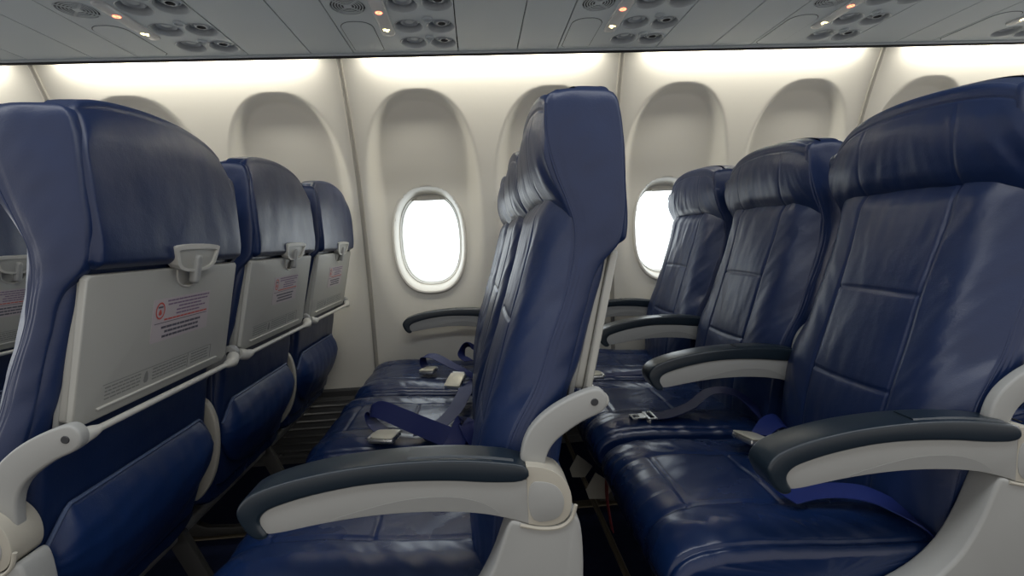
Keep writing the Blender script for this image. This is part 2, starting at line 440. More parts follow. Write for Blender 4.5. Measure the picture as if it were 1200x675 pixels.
def make_tray(parent):
    def outline(e):
        h = .21 - e; nw = .040
        o = [(-h, .006 + e), (-h + .006, e), (LY - nw, e)]
        for k in range(0, 11):                                     # scalloped notch under the latch
            a = math.pi * k / 10
            o.append((LY - nw * .92 * math.cos(a), e + .036 * math.sin(a) ** .7))
        o += [(LY + nw, e), (h - .006, e), (h, .006 + e), (h, TL - .012 - e), (h - .012, TL - e), (-h + .012, TL - e), (-h, TL - .012 - e)]
        return o
    b = B()
    plate(b, outline(0.0), -.012, 0.0, .003)
    plate(b, [(p[0] * .985, p[1]) for p in rrect(-.207, .207, .003, TL - .004, .008)], -.026, -.013, .003)
    tr = b.build('tray_table', M['tray'], parent)
    # scooped recess behind the notch
    r = B(); plate(r, rrect(LY - .042, LY + .042, .0, .040, .018), -.024, -.0085, .004)
    r.tube([tuple(TRM @ Vector((.0, LY - .040 * .92 * math.cos(math.pi * k / 14), .001 + .036 * math.sin(math.pi * k / 14) ** .7))) for k in range(15)], .0022, 8)
    r.build('latch_recess', M['tray_light'], tr)
    # lower lip
    l = B(); plate(l, rrect(-.17, .165, TL - .020, TL - .0165, .0015, 2), -.0005, .0035, .001); l.build('tray_lip', M['tray_light'], tr)
    # warning placard
    pb = B(); x0, x1, z0, z1 = -.062, .112, .054, .132
    plate(pb, rrect(x0, x1, z0, z1, .002, 2), 0, .0006, 0, 0)
    def ln(ya, yb, z, h, mi, rnd):
        y = ya
        while y < yb - .002:
            L = min(rnd.uniform(.006, .015), yb - y)
            plate(pb, [(y, z), (y + L, z), (y + L, z + h), (y, z + h)], .0006, .0009, 0, mi); y += L + .0016
    rn = random.Random(3)
    for k, (ya, yb, mi) in enumerate([(-.024, .108, 3), (-.022, .106, 3), (.010, .082, 3), (.004, .096, 3), (.004, .080, 3)]): ln(ya, yb, z0 + .004 + k * .0066, .0028, mi, rn)
    ln(-.030, .104, z0 + .0375, .003, 1, rn)
    plate(pb, [(-.056, z0 + .0435), (.105, z0 + .0435), (.105, z0 + .0447), (-.056, z0 + .0447)], .0006, .0009, 0, 2)
    for k, (ya, yb) in enumerate([(-.036, .084), (-.026, .078), (-.032, .080)]): ln(ya, yb, z0 + .051 + k * .0085, .0042, 2, rn)
    # round red prohibition mark
    c = (-.043, z0 + .021)
    ro = [(c[0] + .0125 * math.cos(a), c[1] + .0155 * math.sin(a)) for a in np.linspace(0, 2 * math.pi, 25)[:-1]]
    ri = [(c[0] + .0098 * math.cos(a), c[1] + .0125 * math.sin(a)) for a in np.linspace(0, 2 * math.pi, 25)[:-1]]
    v = [tuple(TRM @ Vector((.001, p[0], p[1]))) for p in ro + ri]
    pb.add(v, [(k, (k + 1) % 24, 24 + (k + 1) % 24, 24 + k) for k in range(24)], 1, False)
    plate(pb, rrect(c[0] - .006, c[0] + .007, c[1] - .008, c[1] - .005, .001, 2), .0006, .001, 0, 2)
    plate(pb, smooth_poly([(c[0] - .002, c[1] - .002), (c[0] + .002, c[1] - .002), (c[0] + .005, c[1] + .008), (c[0] - .005, c[1] + .008)], 1), .0006, .001, 0, 1)
    pb.build('warning_placard', [M['sticker'], M['ink_red'], M['ink_black'], M['ink_violet']], tr)
    # moulded instructions along the bottom
    ib = B(); z0 = TL - .052
    def ln2(ya, yb, z, h=.0022):
        y = ya
        while y < yb - .002:
            L = min(rn.uniform(.005, .013), yb - y); plate(ib, [(y, z), (y + L, z), (y + L, z + h), (y, z + h)], 0, .0004, 0, 0); y += L + .002
    for a, c_ in (((-.155, -.075), 4), ((-.045, .055), 4), ((.07, .13), 4)):
        for k in range(c_): ln2(a[0], a[1], z0 + .004 + k * .006)
    for (ya, yb, za, zb) in ((-.16, .14, z0 - .001, z0), (.139, .14, z0, z0 + .028), (.058, .059, z0, z0 + .028)):
        plate(ib, [(ya, za), (yb, za), (yb, zb), (ya, zb)], 0, .0004, 0, 0)
    plate(ib, smooth_poly([(-.064, z0 + .004), (-.058, z0 + .004), (-.055, z0 + .024), (-.068, z0 + .024)], 1), 0, .0004, 0, 0)
    ib.build('tray_instructions', M['ink_grey'], tr)
    return tr

def plate_ring(bd, outer, inner, o0, o1):
    n = len(outer); v = []
    for off in (o0, o1):
        for loop in (outer, inner): v += [tuple(TRM @ Vector((off, p[0], p[1]))) for p in loop]
    f = []
    for k in range(n):
        q = (k + 1) % n
        f += [(2 * n + k, 2 * n + q, 3 * n + q, 3 * n + k), (k, q, 2 * n + q, 2 * n + k), (n + q, n + k, 3 * n + k, 3 * n + q)]
    bd.add(v, f, 0, False)
def make_latch(parent):
    zt, zb = -.046, .006
    o = [(LY - .070, zt), (LY + .070, zt), (LY + .070, zt + .012), (LY + .056, zb), (LY - .056, zb), (LY - .070, zt + .012)]
    def inset(e): return [(LY - .070 + e, zt + e), (LY + .070 - e, zt + e), (LY + .070 - e, zt + .012 + e * .3), (LY + .056 - e, zb - e * .5), (LY - .056 + e, zb - e * .5), (LY - .070 + e, zt + .012 + e * .3)]
    b = B(); plate_ring(b, smooth_poly(o, 2), smooth_poly(inset(.009), 2), -.004, .0150)
    L = b.build('latch_plate', M['tray_light'], parent)
    r = B(); plate(r, smooth_poly(inset(.006), 2), -.003, .0112, .0005); r.build('latch_inset', M['tray'], L)
    k = B(); plate(k, rrect(LY - .0085, LY + .0085, -.026, .030, .008), .004, .0190, .004); k.build('latch_knob', M['arm'], L)
    return L

def make_pocket(parent):
    """leather magazine pocket hanging on the lower back"""
    nu, nv = 60, 50
    xr = xr_low
    v = []
    zt = .622
    for layer in (0, 1):
        for j in range(nv):
            t = j / (nv - 1)
            for i in range(nu):
                u = -1 + 2 * i / (nu - 1)
                ztop = zt - .05 * max(0, (abs(u) - .80) / .20) ** 1.2
                zbot = .425 + .10 * abs(u) ** 4
                z = ztop + (zbot - ztop) * t
                w = .215
                y = u * w
                base = float(xr(z))
                bul = .034 * math.sin(math.pi * (t ** .85) * .94 + .08) * (1 - abs(u) ** 8) ** .5
                wr = .002 * float(pnoise(u * 7, t * 2.0 + 3, 7)) + .002 * float(pnoise(u * 3 + t * 4, t * 6, 9))
                off = .004 + bul + wr * min(1, 4 * bul / .05) if layer == 0 else -.006
                v.append((base + off, y, z))
    f = []
    N = nu * nv
    for j in range(nv - 1):
        for i in range(nu - 1):
            a = j * nu + i; f.append((a, a + nu, a + nu + 1, a + 1)); f.append((N + a, N + a + 1, N + a + nu + 1, N + a + nu))
    ed = [(j * nu, (j + 1) * nu) for j in range(nv - 1)] + [((j + 1) * nu + nu - 1, j * nu + nu - 1) for j in range(nv - 1)] + [(i + 1, i) for i in range(nu - 1)] + [((nv - 1) * nu + i, (nv - 1) * nu + i + 1) for i in range(nu - 1)]
    for a, b in ed: f.append((b, a, N + a, N + b))
    o = mesh_obj('seat_pocket', v, f, M['leather_dark'], parent)
    bm = bmesh.new(); bm.from_mesh(o.data); bmesh.ops.recalc_face_normals(bm, faces=bm.faces); bm.to_mesh(o.data); bm.free()
    b = B(); b.tube([Vector(v[i]) + Vector((.001, 0, .002)) for i in range(nu)], .0034, 8); b.build('pocket_piping', M['thread'], o)
    return o

def make_tray_arm(parent, y, far=False):
    o = [(.178, .757), (.176, .768), (.166, .777), (.152, .776), (.120, .765), (.088, .748), (.062, .725), (.048, .695), (.044, .655), (.043, .618), (.078, .612), (.079, .650), (.084, .680), (.096, .700), (.118, .716), (.142, .730), (.165, .738), (.175, .746)]
    b = B(); b.prism(smooth_poly(o, 2), y - .009, y + .009, .004, 3)
    a = b.build('tray_arm', M['arm'], parent)
    s = B()
    for sg in (-1, 1): s.lathe([(.0, .0102), (.005, .0102), (.0058, .009)] if sg > 0 else [(.0, -.0102), (.005, -.0102), (.0058, -.009)], (.158, y, .757), 14, 0, 'y')
    s.build('arm_hole_disc', M['cup_dark'], a)  # flat dark discs stand in for the shaded pivot holes
    return a

def make_tray_bar(parent):
    b = B()
    x, z = .178, .744
    b.tube([(x, -S / 2 + .05, z), (x, S / 2 - .05, z)], .0055, 12)
    for sg in (-1, 1):
        y1 = sg * (S / 2 - .012)
        b.tube([(x - .008, y1, z + .008), (x - .004, y1 - sg * .012, z + .004), (x, y1 - sg * .022, z), (x, y1 - sg * .042, z), (x, y1 - sg * .056, z)], [.013, .014, .0125, .0095, .0055], 14)
    return b.build('tray_bar', M['tray_light'], parent)

def make_armrest(parent, y, name='armrest'):
    h = .024
    body = [(-.318, .640), (-.325, .628), (-.318, .607), (-.30, .606), (-.233, .616), (-.163, .621), (-.092, .620), (-.02, .612), (.028, .598), (.053, .588), (.053, .588), (.053, .588), (.053, .655), (.053, .655), (.053, .655), (-.04, .668), (-.159, .672), (-.253, .662)]
    b = B(); b.prism(smooth_poly(body, 2), y - h, y + h, .005, 3)
    a = b.build(name, M['arm'], parent)
    ins = [(-.235, .618), (-.19, .6215), (-.11, .6225), (-.04, .616), (.02, .603), (-.01, .626), (-.05, .639), (-.10, .642), (-.15, .637)]
    i_ = B()
    for sg in (-1, 1): i_.prism(smooth_poly(ins, 2), y + sg * h - .0006, y + sg * h + .0006, 0, 1, 0, False)
    i_.build('finger_groove', M['arm_inset'], a)
    # pad: capped top with a tip that wraps down over the nose
    pad = [(-.352, .640), (-.345, .655), (-.328, .668), (-.28, .682), (-.208, .693), (-.125, .697), (-.04, .694), (.03, .683), (.056, .676), (.056, .652), (.0, .655), (-.06, .664), (-.159, .669), (-.24, .660), (-.300, .646), (-.318, .636), (-.322, .622), (-.310, .604), (-.322, .598), (-.335, .605), (-.346, .622)]
    p = B(); p.prism(smooth_poly(pad, 2), y - h - .004, y + h + .004, .009, 4)
    pd = p.build('arm_pad', M['pad'], a)
    # raised ashtray-cover plate on top
    q = B()
    top = curve([(-.12, .6965), (-.04, .6935), (.03, .6830), (.05, .678)])
    vs = []; nx = 16
    for k in range(nx + 1):
        x = -.115 + (.15) * k / nx
        for yy, dz in ((-.019, -.001), (-.016, .002), (.016, .002), (.019, -.001)): vs.append((x, y + yy, float(top(x)) + dz))
    q.add(vs, [(k * 4 + j, k * 4 + j + 1, k * 4 + j + 5, k * 4 + j + 4) for k in range(nx) for j in range(3)] + [(0, 1, 2, 3), (nx * 4 + 3, nx * 4 + 2, nx * 4 + 1, nx * 4)], 0, True)
    q.build('pad_cover', M['pad'], pd)
    return a

def make_hub(a, y):
    """rounded rear end of the aisle armrest"""
    h = .0245
    o = [(.0525, .588), (.0525, .588), (.0525, .676), (.0525, .676), (.078, .672), (.100, .660), (.114, .640), (.118, .615), (.112, .594), (.098, .584), (.075, .582)]
    b = B(); b.prism(smooth_poly(o, 2), y - h, y + h, .005, 4)
    hb = b.build('armrest_hub', M['hub'], a)
    o2 = [(.0535, .590), (.0535, .652), (.078, .651), (.096, .643), (.106, .625), (.104, .604), (.092, .590)]
    c = B(); c.prism(smooth_poly(o2, 2), y - h - .0012, y - h + .004, .001, 2); c.build('hub_cover', M['arm'], hb)
    k = B(); k.box((.080, y - .004, .6728), (.0835, y + .010, .6742)); k.build('release_slot', M['black'], hb)
    return hb

def make_shroud(parent, y):
    """moulded end bay under the aisle armrest"""
    o = [(.030, .598), (.052, .586), (.100, .580), (.122, .600), (.131, .572), (.131, .49), (.120, .40), (.095, .32), (.04, .27), (-.06, .255), (-.20, .27), (-.33, .30), (-.37, .33), (-.36, .36), (-.28, .372), (-.18, .392), (-.09, .425), (-.035, .468), (-.004, .520), (.012, .560), (.022, .588)]
    b = B(); b.prism(smooth_poly(o, 2), y - .026, y + .022, .010, 4)
    sh = b.build('end_bay_shroud', M['arm'], parent)
    l = B(); l.tube([(p[0], y - .0255, p[1]) for p in spline([(.040, .588), (.07, .580), (.098, .580), (.115, .592), (.122, .612)], 6)], .0028, 8); l.build('shroud_rim', M['hub'], sh)
    return sh

def make_back_shell(parent):
    """grey plastic rim that carries the folded tray"""
    b = B()
    plate(b, rrect(-.203, .203, .004, TL + .012, .008), -.034, -.025, .002)
    return b.build('tray_backing', M['arm'], parent)

xs_side = curve([(.42, -.016), (.48, -.005), (.60, .012), (.70, .036), (.773, .076), (.843, .102), (.896, .123), (.94, .137), (.98, .145), (1.02, .145), (1.05, .136), (1.09, .121), (1.14, .109), (1.21, .110)])
xr_side = curve([(.42, .055), (.50, .075), (.64, .094), (.72, .104), (.80, .130), (.89, .158), (.955, .184), (.985, .212), (1.02, .2215), (1.10, .2235), (1.17, .2215), (1.21, .215)])
w_side = curve([(.42, .203), (.48, .216), (.56, .2235), (.70, .2255), (.85, .2195), (.95, .2155), (1.05, .2145), (1.12, .2135), (1.17, .2105), (1.21, .2070)])
def make_side_panel(parent, sg, seed):
    """one unbroken leather gusset down the flank of headrest and backrest"""
    nz, ns = 120, 26
    zt = 1.213 if sg < 0 else 1.168
    zz = np.linspace(.42, zt, nz); v = []
    for i, z in enumerate(zz):
        a, b_ = float(xs_side(z)), float(xr_side(z)); w = float(w_side(z))
        k = max(0, (z - (zt - .020)) / .020)                    # rounded upper corners
        ins = .016 * (1 - math.sqrt(max(0, 1 - k * k)))
        a += ins; b_ -= ins
        for j in range(ns):
            t = j / (ns - 1)
            x = a + (b_ - a) * t
            y = w + .0065 * math.sin(math.pi * t) ** .7
            y -= .0016 * math.exp(-((t * (b_ - a) - .007) / .0022) ** 2) + .0012 * math.exp(-((t * (b_ - a) - .013) / .0018) ** 2)
            y += (.0034 * float(pnoise(z * 13 + x * 9, x * 10 - z * 3, seed)) + .0016 * float(pnoise(z * 30 - x * 22, x * 20 + z * 6, seed + 1))) * math.sin(math.pi * t) ** .5
            y -= .004 * k * k
            v.append((x, sg * y, z))
    N = len(v)
    v += [(p[0], p[1] - sg * .016, p[2]) for p in v]
    f = []
    for i in range(nz - 1):
        for j in range(ns - 1):
            a = i * ns + j; f.append((a, a + 1, a + ns + 1, a + ns))
    loop = [j for j in range(ns)] + [i * ns + ns - 1 for i in range(1, nz)] + [(nz - 1) * ns + j for j in range(ns - 2, -1, -1)] + [i * ns for i in range(nz - 2, 0, -1)]
    for q in range(len(loop)):
        a, b_ = loop[q], loop[(q + 1) % len(loop)]; f.append((b_, a, N + a, N + b_))
    o = mesh_obj('side_panel', v, f, M['leather'], parent)
    bm = bmesh.new(); bm.from_mesh(o.data); bmesh.ops.recalc_face_normals(bm, faces=bm.faces); bm.to_mesh(o.data); bm.free()
    # the gusset is an open tray shape: make sure its face looks outwards
    me = o.data
    if me.polygons[ns * 30 + 8].normal.y * sg < 0: me.flip_normals()
    b = B(); b.tube([Vector((float(xs_side(z)) + .0005, sg * (float(w_side(z)) - .0005), z)) for z in np.linspace(.45, zt - .02, 90)], .0018, 6)
    b.build('panel_piping', M['leather'], o)
    return o

def seat_proto(col):
    r = empty('airline_seat')
    make_cushion(col * 50 + 1, r); make_backrest(col * 50 + 2, r); make_headrest(col * 50 + 3, r)
    make_side_panel(r, -1, col * 50 + 61); make_side_panel(r, 1, col * 50 + 65)
    make_back_shell(r); make_tray(r); make_latch(r); make_pocket(r); make_tray_bar(r)
    make_tray_arm(r, -S / 2)
    a = make_armrest(r, -S / 2)
    if col == 0: make_hub(a, -S / 2); make_shroud(r, -S / 2)
    else:
        o = [(.045, .645), (.070, .658), (.096, .645), (.110, .600), (.111, .55), (.104, .50), (.090, .455), (.07, .42), (.04, .39), (.02, .42), (.05, .50), (.055, .58)]
        b = B(); b.prism(smooth_poly(o, 2), -S / 2 - .009, -S / 2 + .009, .004, 3); b.build('armrest_support', M['hub'], r)
    if col == 2:
        make_tray_arm(r, S / 2 - .015); make_armrest(r, S / 2 - .010)
    return r

protos = [seat_proto(c) for c in range(3)]
LAB = {
 (0, 1): 'navy leather seat at the left photo edge, only a strip of grey tray showing',
 (0, 2): 'navy window seat almost hidden behind the big seat at left',
 (1, 0): 'big navy aisle seat at left seen from behind with grey folded tray and warning sticker',
 (1, 1): 'navy middle seat seen from behind, second tray back from the left in that row',
 (1, 2): 'navy window seat seen from behind, smallest tray back, next to the cream wall',
 (2, 0): 'navy aisle seat seen side-on in the centre, its grey armrest nearest the camera',
 (2, 1): 'navy middle seat in the central row with looped seat belt lying on its cushion',
 (2, 2): 'navy window seat of the central row beside the uncovered oval window',
 (3, 0): 'large navy aisle seat at right facing left, creased leather front fully visible',
 (3, 1): 'navy middle seat in the right-hand row with flat belt tongue on its cushion',
 (3, 2): 'navy window seat in the right-hand row partly covering an oval window',
 (4, 1): 'navy seat in the row behind the large right seat, blue belt bundled on it',
 (4, 2): 'navy window seat in the row behind the large right seat, mostly hidden',
}
seats = {}
used = set()
for (r, c) in sorted(LAB):
    if c not in used: o = protos[c]; used.add(c)
    else: o = copy_tree(protos[c])
    o.location = ((r - 2) * P, Y0 + S / 2 + c * S, 0)
    tag(o, LAB[(r, c)], 'airplane seat', 'navy airline seats in rows of three')
    seats[(r, c)] = o
# the two inner armrests of the central row are folded up between the backs
PIV = Vector((.070, -S / 2, .625))
for c in (1, 2):
    for ch in [q for q in bpy.data.objects if q.parent == seats[(2, c)] and q.name.startswith('armrest') and 'support' not in q.name]:
        if ch.data.vertices[0].co.y < 0:
            ch.matrix_local = Matrix.Translation(PIV) @ Matrix.Rotation(math.radians(104), 4, 'Y') @ Matrix.Diagonal((.92, .72, .92, 1)) @ Matrix.Translation(-PIV)

# fold-down arms of the two outer aisle seats rest at slightly different angles
for rr, dx in ((1, .034), (3, -.026)):
    for ch in [q for q in bpy.data.objects if q.parent == seats[(rr, 0)] and q.name.startswith('tray_arm')]: ch.location.x += dx
# ---------------- seat belts (children of their seats)
def ribbon(b, pts, w=.046, th=.0022, wdir=None, mi=0, n=7):
    p = np.array(spline([q[:3] for q in pts], n)); m = len(p)
    wd = np.array(spline([q[3] for q in pts], n)) if len(pts[0]) > 3 else np.tile(np.array(wdir, float), (m, 1))
    v = []; f = []
    for i in range(m):
        t = p[min(i + 1, m - 1)] - p[max(i - 1, 0)]; t /= np.linalg.norm(t)
        d = wd[i] - t * np.dot(wd[i], t); d /= np.linalg.norm(d) + 1e-9; nn = np.cross(t, d)
        for a, c in ((-.5, -.5), (.5, -.5), (.5, .5), (-.5, .5)): v.append(p[i] + d * w * a + nn * th * c)
    for i in range(m - 1):
        for k in range(4): f.append((i * 4 + k, i * 4 + (k + 1) % 4, i * 4 + 4 + (k + 1) % 4, i * 4 + 4 + k))
    f += [(3, 2, 1, 0), ((m - 1) * 4, (m - 1) * 4 + 1, (m - 1) * 4 + 2, (m - 1) * 4 + 3)]
    b.add(v, f, mi, True)
def rel(seat, pts):
    L = seat.location; return [((q[0] - L.x, q[1] - L.y, q[2] - L.z) + tuple(q[3:])) for q in pts]
def belt(seat, pts, w=.046, wdir=(0, 1, 0), m='belt'):
    b = B(); ribbon(b, rel(seat, pts), w, wdir=wdir); return b.build('seat_belt', M[m], seat)
def buckle(parent, seat, loc, ang=0, tilt=0, m='steel', kind='buckle'):
    L = seat.location
    T = Matrix.Translation((loc[0] - L.x, loc[1] - L.y, loc[2] - L.z)) @ Matrix.Rotation(ang, 4, 'Z') @ Matrix.Rotation(tilt, 4, 'Y')
    b = B()
    if kind == 'buckle':
        b.box((-.034, -.029, -.008), (.034, .029, .004), .004, 0, 3, True, T)
        t = B(); o = [(-.034, -.026), (-.030, -.029), (.020, -.027), (.030, -.018), (.032, 0), (.030, .018), (.020, .027), (-.030, .029), (-.034, .026)]
        t.prism(smooth_poly(o, 1), .0045, .0085, .0015, 2, 1, True, axis='z'); b.add([tuple(T @ Vector(q)) for q in t.v], t.f, 1, True)
        b.tube([T @ Vector((.036, -.022, 0)), T @ Vector((.036, .022, 0))], .0045, 10)
        return b.build('buckle', [M['steel'], M[m]], parent)
    # flat tongue with its slot
    b.box((-.032, -.017, -.0015), (-.026, .017, .0015), .001, 0, 1, False, T)
    b.box((-.026, -.017, -.0015), (-.010, -.008, .0015), .001, 0, 1, False, T); b.box((-.026, .008, -.0015), (-.010, .017, .0015), .001, 0, 1, False, T)
    b.box((-.010, -.017, -.0015), (.008, .017, .0015), .001, 0, 1, False, T)
    b.box((.008, -.027, -.002), (.016, .027, .002), .001, 0, 1, False, T); b.box((.028, -.027, -.002), (.034, .027, .002), .001, 0, 1, False, T)
    b.box((.014, -.027, -.002), (.030, -.022, .002), .001, 0, 1, False, T); b.box((.014, .022, -.002), (.030, .027, .002), .001, 0, 1, False, T)
    return b.build('belt_tongue', M['steel'], parent)

s = seats[(2, 1)]
k = belt(s, [(.02, 1.20, .45, (0, 1, 0)), (-.05, 1.13, .502, (.1, .7, .5)), (-.10, 1.155, .515, (0, .6, .8)), (-.18, 1.21, .530, (0, .6, .8)), (-.235, 1.245, .543, (0, .7, .7)), (-.290, 1.28, .554, (0, .8, .6)), (-.318, 1.292, .544, (0, 1, .3)), (-.305, 1.27, .520, (0, 1, .1)), (-.265, 1.235, .500, (.2, 1, .0))], .050)
buckle(k, s, (-.265, 1.205, .507), 2.9, 0, 'buckle')
k2 = belt(s, [(.02, 1.60, .45, (0, 1, 0)), (-.05, 1.575, .515, (.5, 1, .2)), (-.07, 1.48, .512, (1, .3, 0)), (-.095, 1.36, .504, (1, .4, 0)), (-.14, 1.255, .500, (1, .5, 0)), (-.185, 1.215, .499, (1, .8, 0))], .046)
buckle(k2, s, (-.10, 1.60, .525), 1.2, -.5, 'buckle')
s = seats[(2, 0)]
k = belt(s, [(.02, 1.10, .45, (0, 1, 0)), (-.03, 1.11, .515, (.6, 1, 0)), (-.055, 1.17, .545, (.9, .5, 0)), (-.075, 1.12, .520, (1, .4, 0)), (-.10, 1.06, .502, (1, .4, 0))], .046)
buckle(k, s, (-.12, 1.05, .506), .6, 0, 'buckle')
s = seats[(2, 2)]
k = belt(s, [(.02, 1.72, .45, (0, 1, 0)), (-.06, 1.75, .505, (.3, 1, 0)), (-.12, 1.80, .525, (.5, 1, .1)), (-.19, 1.86, .550, (.5, 1, .2)), (-.235, 1.88, .548, (.5, 1, .1)), (-.235, 1.87, .515, (.5, 1, 0)), (-.20, 1.85, .498, (.4, 1, 0))], .044)
buckle(k, s, (-.215, 1.84, .502), 1.3, 0, 'buckle')
k = belt(s, [(.02, 2.09, .46, (0, 1, 0)), (-.04, 2.07, .53, (.3, 1, 0)), (-.075, 2.04, .545, (.5, 1, 0)), (-.09, 2.00, .515, (.5, 1, 0)), (-.06, 1.95, .500, (.5, 1, 0))], .044)
s = seats[(3, 1)]
k = belt(s, [(.76, 1.22, .45, (0, 1, 0)), (.735, 1.20, .50, (.6, 1, .3)), (.69, 1.235, .545, (.2, 1, .2)), (.63, 1.26, .545, (0, 1, 0)), (.57, 1.255, .51, (0, 1, 0)), (.50, 1.24, .496, (0, 1, 0)), (.455, 1.235, .496, (0, 1, 0))], .046)
buckle(k, s, (.425, 1.235, .499), 0, 0, 'steel', 'tongue')
k = belt(s, [(.77, 1.60, .46, (0, 1, 0)), (.70, 1.615, .50, (0, 1, 0)), (.60, 1.62, .505, (0, 1, 0)), (.50, 1.625, .500, (0, 1, 0)), (.42, 1.63, .500, (0, 1, 0))], .046)
buckle(k, s, (.385, 1.63, .503), 0, 0, 'buckle')
s = seats[(3, 0)]
k = belt(s, [(.77, 1.09, .46, (0, 1, 0)), (.73, 1.09, .515, (.1, 1, .3)), (.69, 1.075, .522, (.2, 1, .3)), (.645, 1.045, .508, (.3, 1, .1))], .046, m='belt_blue')
buckle(k, s, (.612, 1.022, .512), .3, .25, 'buckle')
k = belt(s, [(.775, .715, .42, (0, 1, .2)), (.74, .735, .475, (0, 1, .3)), (.70, .775, .500, (.2, 1, .2)), (.655, .80, .503, (.3, 1, .1)), (.60, .81, .499, (.2, 1, 0)), (.545, .80, .499, (.2, 1, 0))], .046, m='belt_blue')
s = seats[(4, 1)]
k = belt(s, [(1.30, 1.20, .47, (0, 1, 0)), (1.27, 1.22, .53, (.3, 1, .3)), (1.20, 1.25, .575, (.3, 1, .2)), (1.13, 1.27, .57, (.3, 1, 0)), (1.10, 1.28, .53, (.3, 1, 0)), (1.14, 1.27, .502, (.3, 1, 0)), (1.22, 1.30, .50, (.4, 1, 0))], .05, m='belt_blue')

# life-vest tags hanging under the right row
s = seats[(3, 1)]
b = B()
for (x, y, z, w_, h_) in ((.285, 1.40, .285, .036, .075), (.312, 1.27, .288, .042, .080)):
    o = [(x - w_, z - h_ * .1), (x - w_ * .3, z + h_ * .5), (x + w_ * .4, z + h_ * .22), (x + w_, z - h_ * .05), (x + w_ * .3, z - h_ * .5), (x - w_ * .8, z - h_ * .45)]
    b = B(); b.prism([(q[0] - s.location.x, q[1]) for q in o], y - s.location.y, y - s.location.y + .003, 0, 1, 0, False)
    b.build('life_vest_tag', M['paper'], s)
b = B(); ribbon(b, rel(s, [(.33, 1.26, .34, (0, 1, 0)), (.325, 1.25, .26, (0, 1, 0)), (.335, 1.24, .17, (0, 1, 0))]), .03); b.build('life_vest_strap', M['red'], s)

# ---------------- under-seat frames, one per row
def seat_frame():
    r = empty('seat_frame')
    for x, z in ((-.34, .305), (-.03, .305)):
        b = B(); b.tube([(x, Y0 + .03, z), (x, Y0 + 3 * S - .03, z)], .019, 14); b.build('cross_tube', M['alu'], r)
    b = B(); pts = spline([(-.34, Y0 + .10, .29), (-.40, Y0 + .10, .15), (-.415, Y0 + .14, .11), (-.415, Y0 + .75, .10), (-.415, Y0 + 1.36, .11), (-.40, Y0 + 1.40, .15), (-.34, Y0 + 1.40, .29)], 8)
    b.tube(pts, .009, 10); b.build('baggage_bar', M['tan'], r)
    for y in (Y0 + .50, Y0 + .99):
        b = B()
        o = [(-.37, .32), (-.31, .32), (-.29, .22), (-.28, .06), (-.22, .035), (.06, .035), (.12, .022), (.12, .008), (-.36, .008), (-.36, .03), (-.33, .06), (-.345, .22)]
        b.prism(smooth_poly(o, 1), y - .012, y + .012, .003, 2)
        o2 = [(-.05, .32), (.0, .32), (.11, .05), (.07, .04)]
        b.prism(o2, y - .010, y + .010, .003, 2); b.prism([(-.31, .075), (-.285, .10), (-.03, .30), (-.05, .32)], y - .008, y + .008, .002, 2)
        b.build('leg', M['leg'], r)
    return r
FL = {0: 'metal seat frame under the seats at far left', 1: 'metal leg frame under the left row seen from behind', 2: 'metal leg frame under the central row of seats',
      3: 'metal frame with tan baggage bar under the right-hand row', 4: 'metal leg frame under the last row at right'}
fr0 = seat_frame()
for r in range(5):
    o = fr0 if r == 0 else copy_tree(fr0)
    o.location = ((r - 2) * P, 0, 0); tag(o, FL[r], 'seat frame', 'frames under the seat rows')

# ------------------------------------------------------------------ cabin shell
XA, XB = XJ - 3 * WP, XJ + 4 * WP
b = B(); b.box((XA, -1.1, -.05), (XB, 2.36, 0)); tag(b.build('floor', M['carpet']), kind='structure')
for i, y in enumerate((1.172, 1.662)):
    b = B(); b.box((XA, y - .022, 0), (XB, y + .022, .006), .002)
    tag(b.build('trim_%d' % (i + 1), M['tan']), kind='structure')

ybase = curve([(.30, 2.205), (.60, 2.200), (.85, 2.188), (1.05, 2.168), (1.25, 2.134), (1.45, 2.078), (1.60, 2.020), (1.70, 1.974), (1.78, 1.936)])
yrec = curve([(.30, 2.214), (.60, 2.214), (1.10, 2.212), (1.22, 2.203), (1.35, 2.164), (1.48, 2.112), (1.62, 2.048), (1.78, 1.99)])
WX = (.279, .838)      # window centres within a panel
WZ = 1.012
AW, AH = .152, .232    # opening half sizes
NOTCH = 2.5
def sup(x, z, cx, cz, a, b, n): return (np.abs((x - cx) / a) ** n + np.abs((z - cz) / b) ** n) ** (1 / n)
def wall_y(x, z):
    """depth of the moulded sidewall"""
    y = ybase(z)
    for cx in WX:
        up = (z > 1.15)
        d = np.where(up, sup(x, z, cx, 1.15, .245, .455, 2.5), sup(x, z, cx, 1.15, .245, .58, 2.5))
        edge = .04 + .24 * sstep(1.60, 1.15, z)
        k = 1 - sstep(1 - edge, 1 + .02 + .05 * sstep(1.5, .9, z), d)
        y = y * (1 - k) + np.maximum(y, yrec(z)) * k
    return y
def make_wall():
    step = .0085
    xs_ = np.linspace(.004, WP - .004, int(WP / step)); zs_ = np.linspace(.33, 1.775, int(1.445 / step))
    Xg, Zg = np.meshgrid(xs_, zs_); Yg = wall_y(Xg, Zg)
    nz, nx = Xg.shape
    v = np.stack([Xg, Yg, Zg], -1).reshape(-1, 3)
    i = np.arange(nz - 1)[:, None] * nx + np.arange(nx - 1)[None, :]
    f = np.stack([i, i + 1, i + nx + 1, i + nx], -1).reshape(-1, 4)
    c = v[f].mean(axis=1)
    keep = np.ones(len(f), bool)
    for cx in WX: keep &= sup(c[:, 0], c[:, 2], cx, WZ, AW + .005, AH + .006, NOTCH) > 1
    return v, f[keep]
wv, wf = make_wall()
wall0 = mesh_obj('wall_window_side', wv, wf, M['wall'])
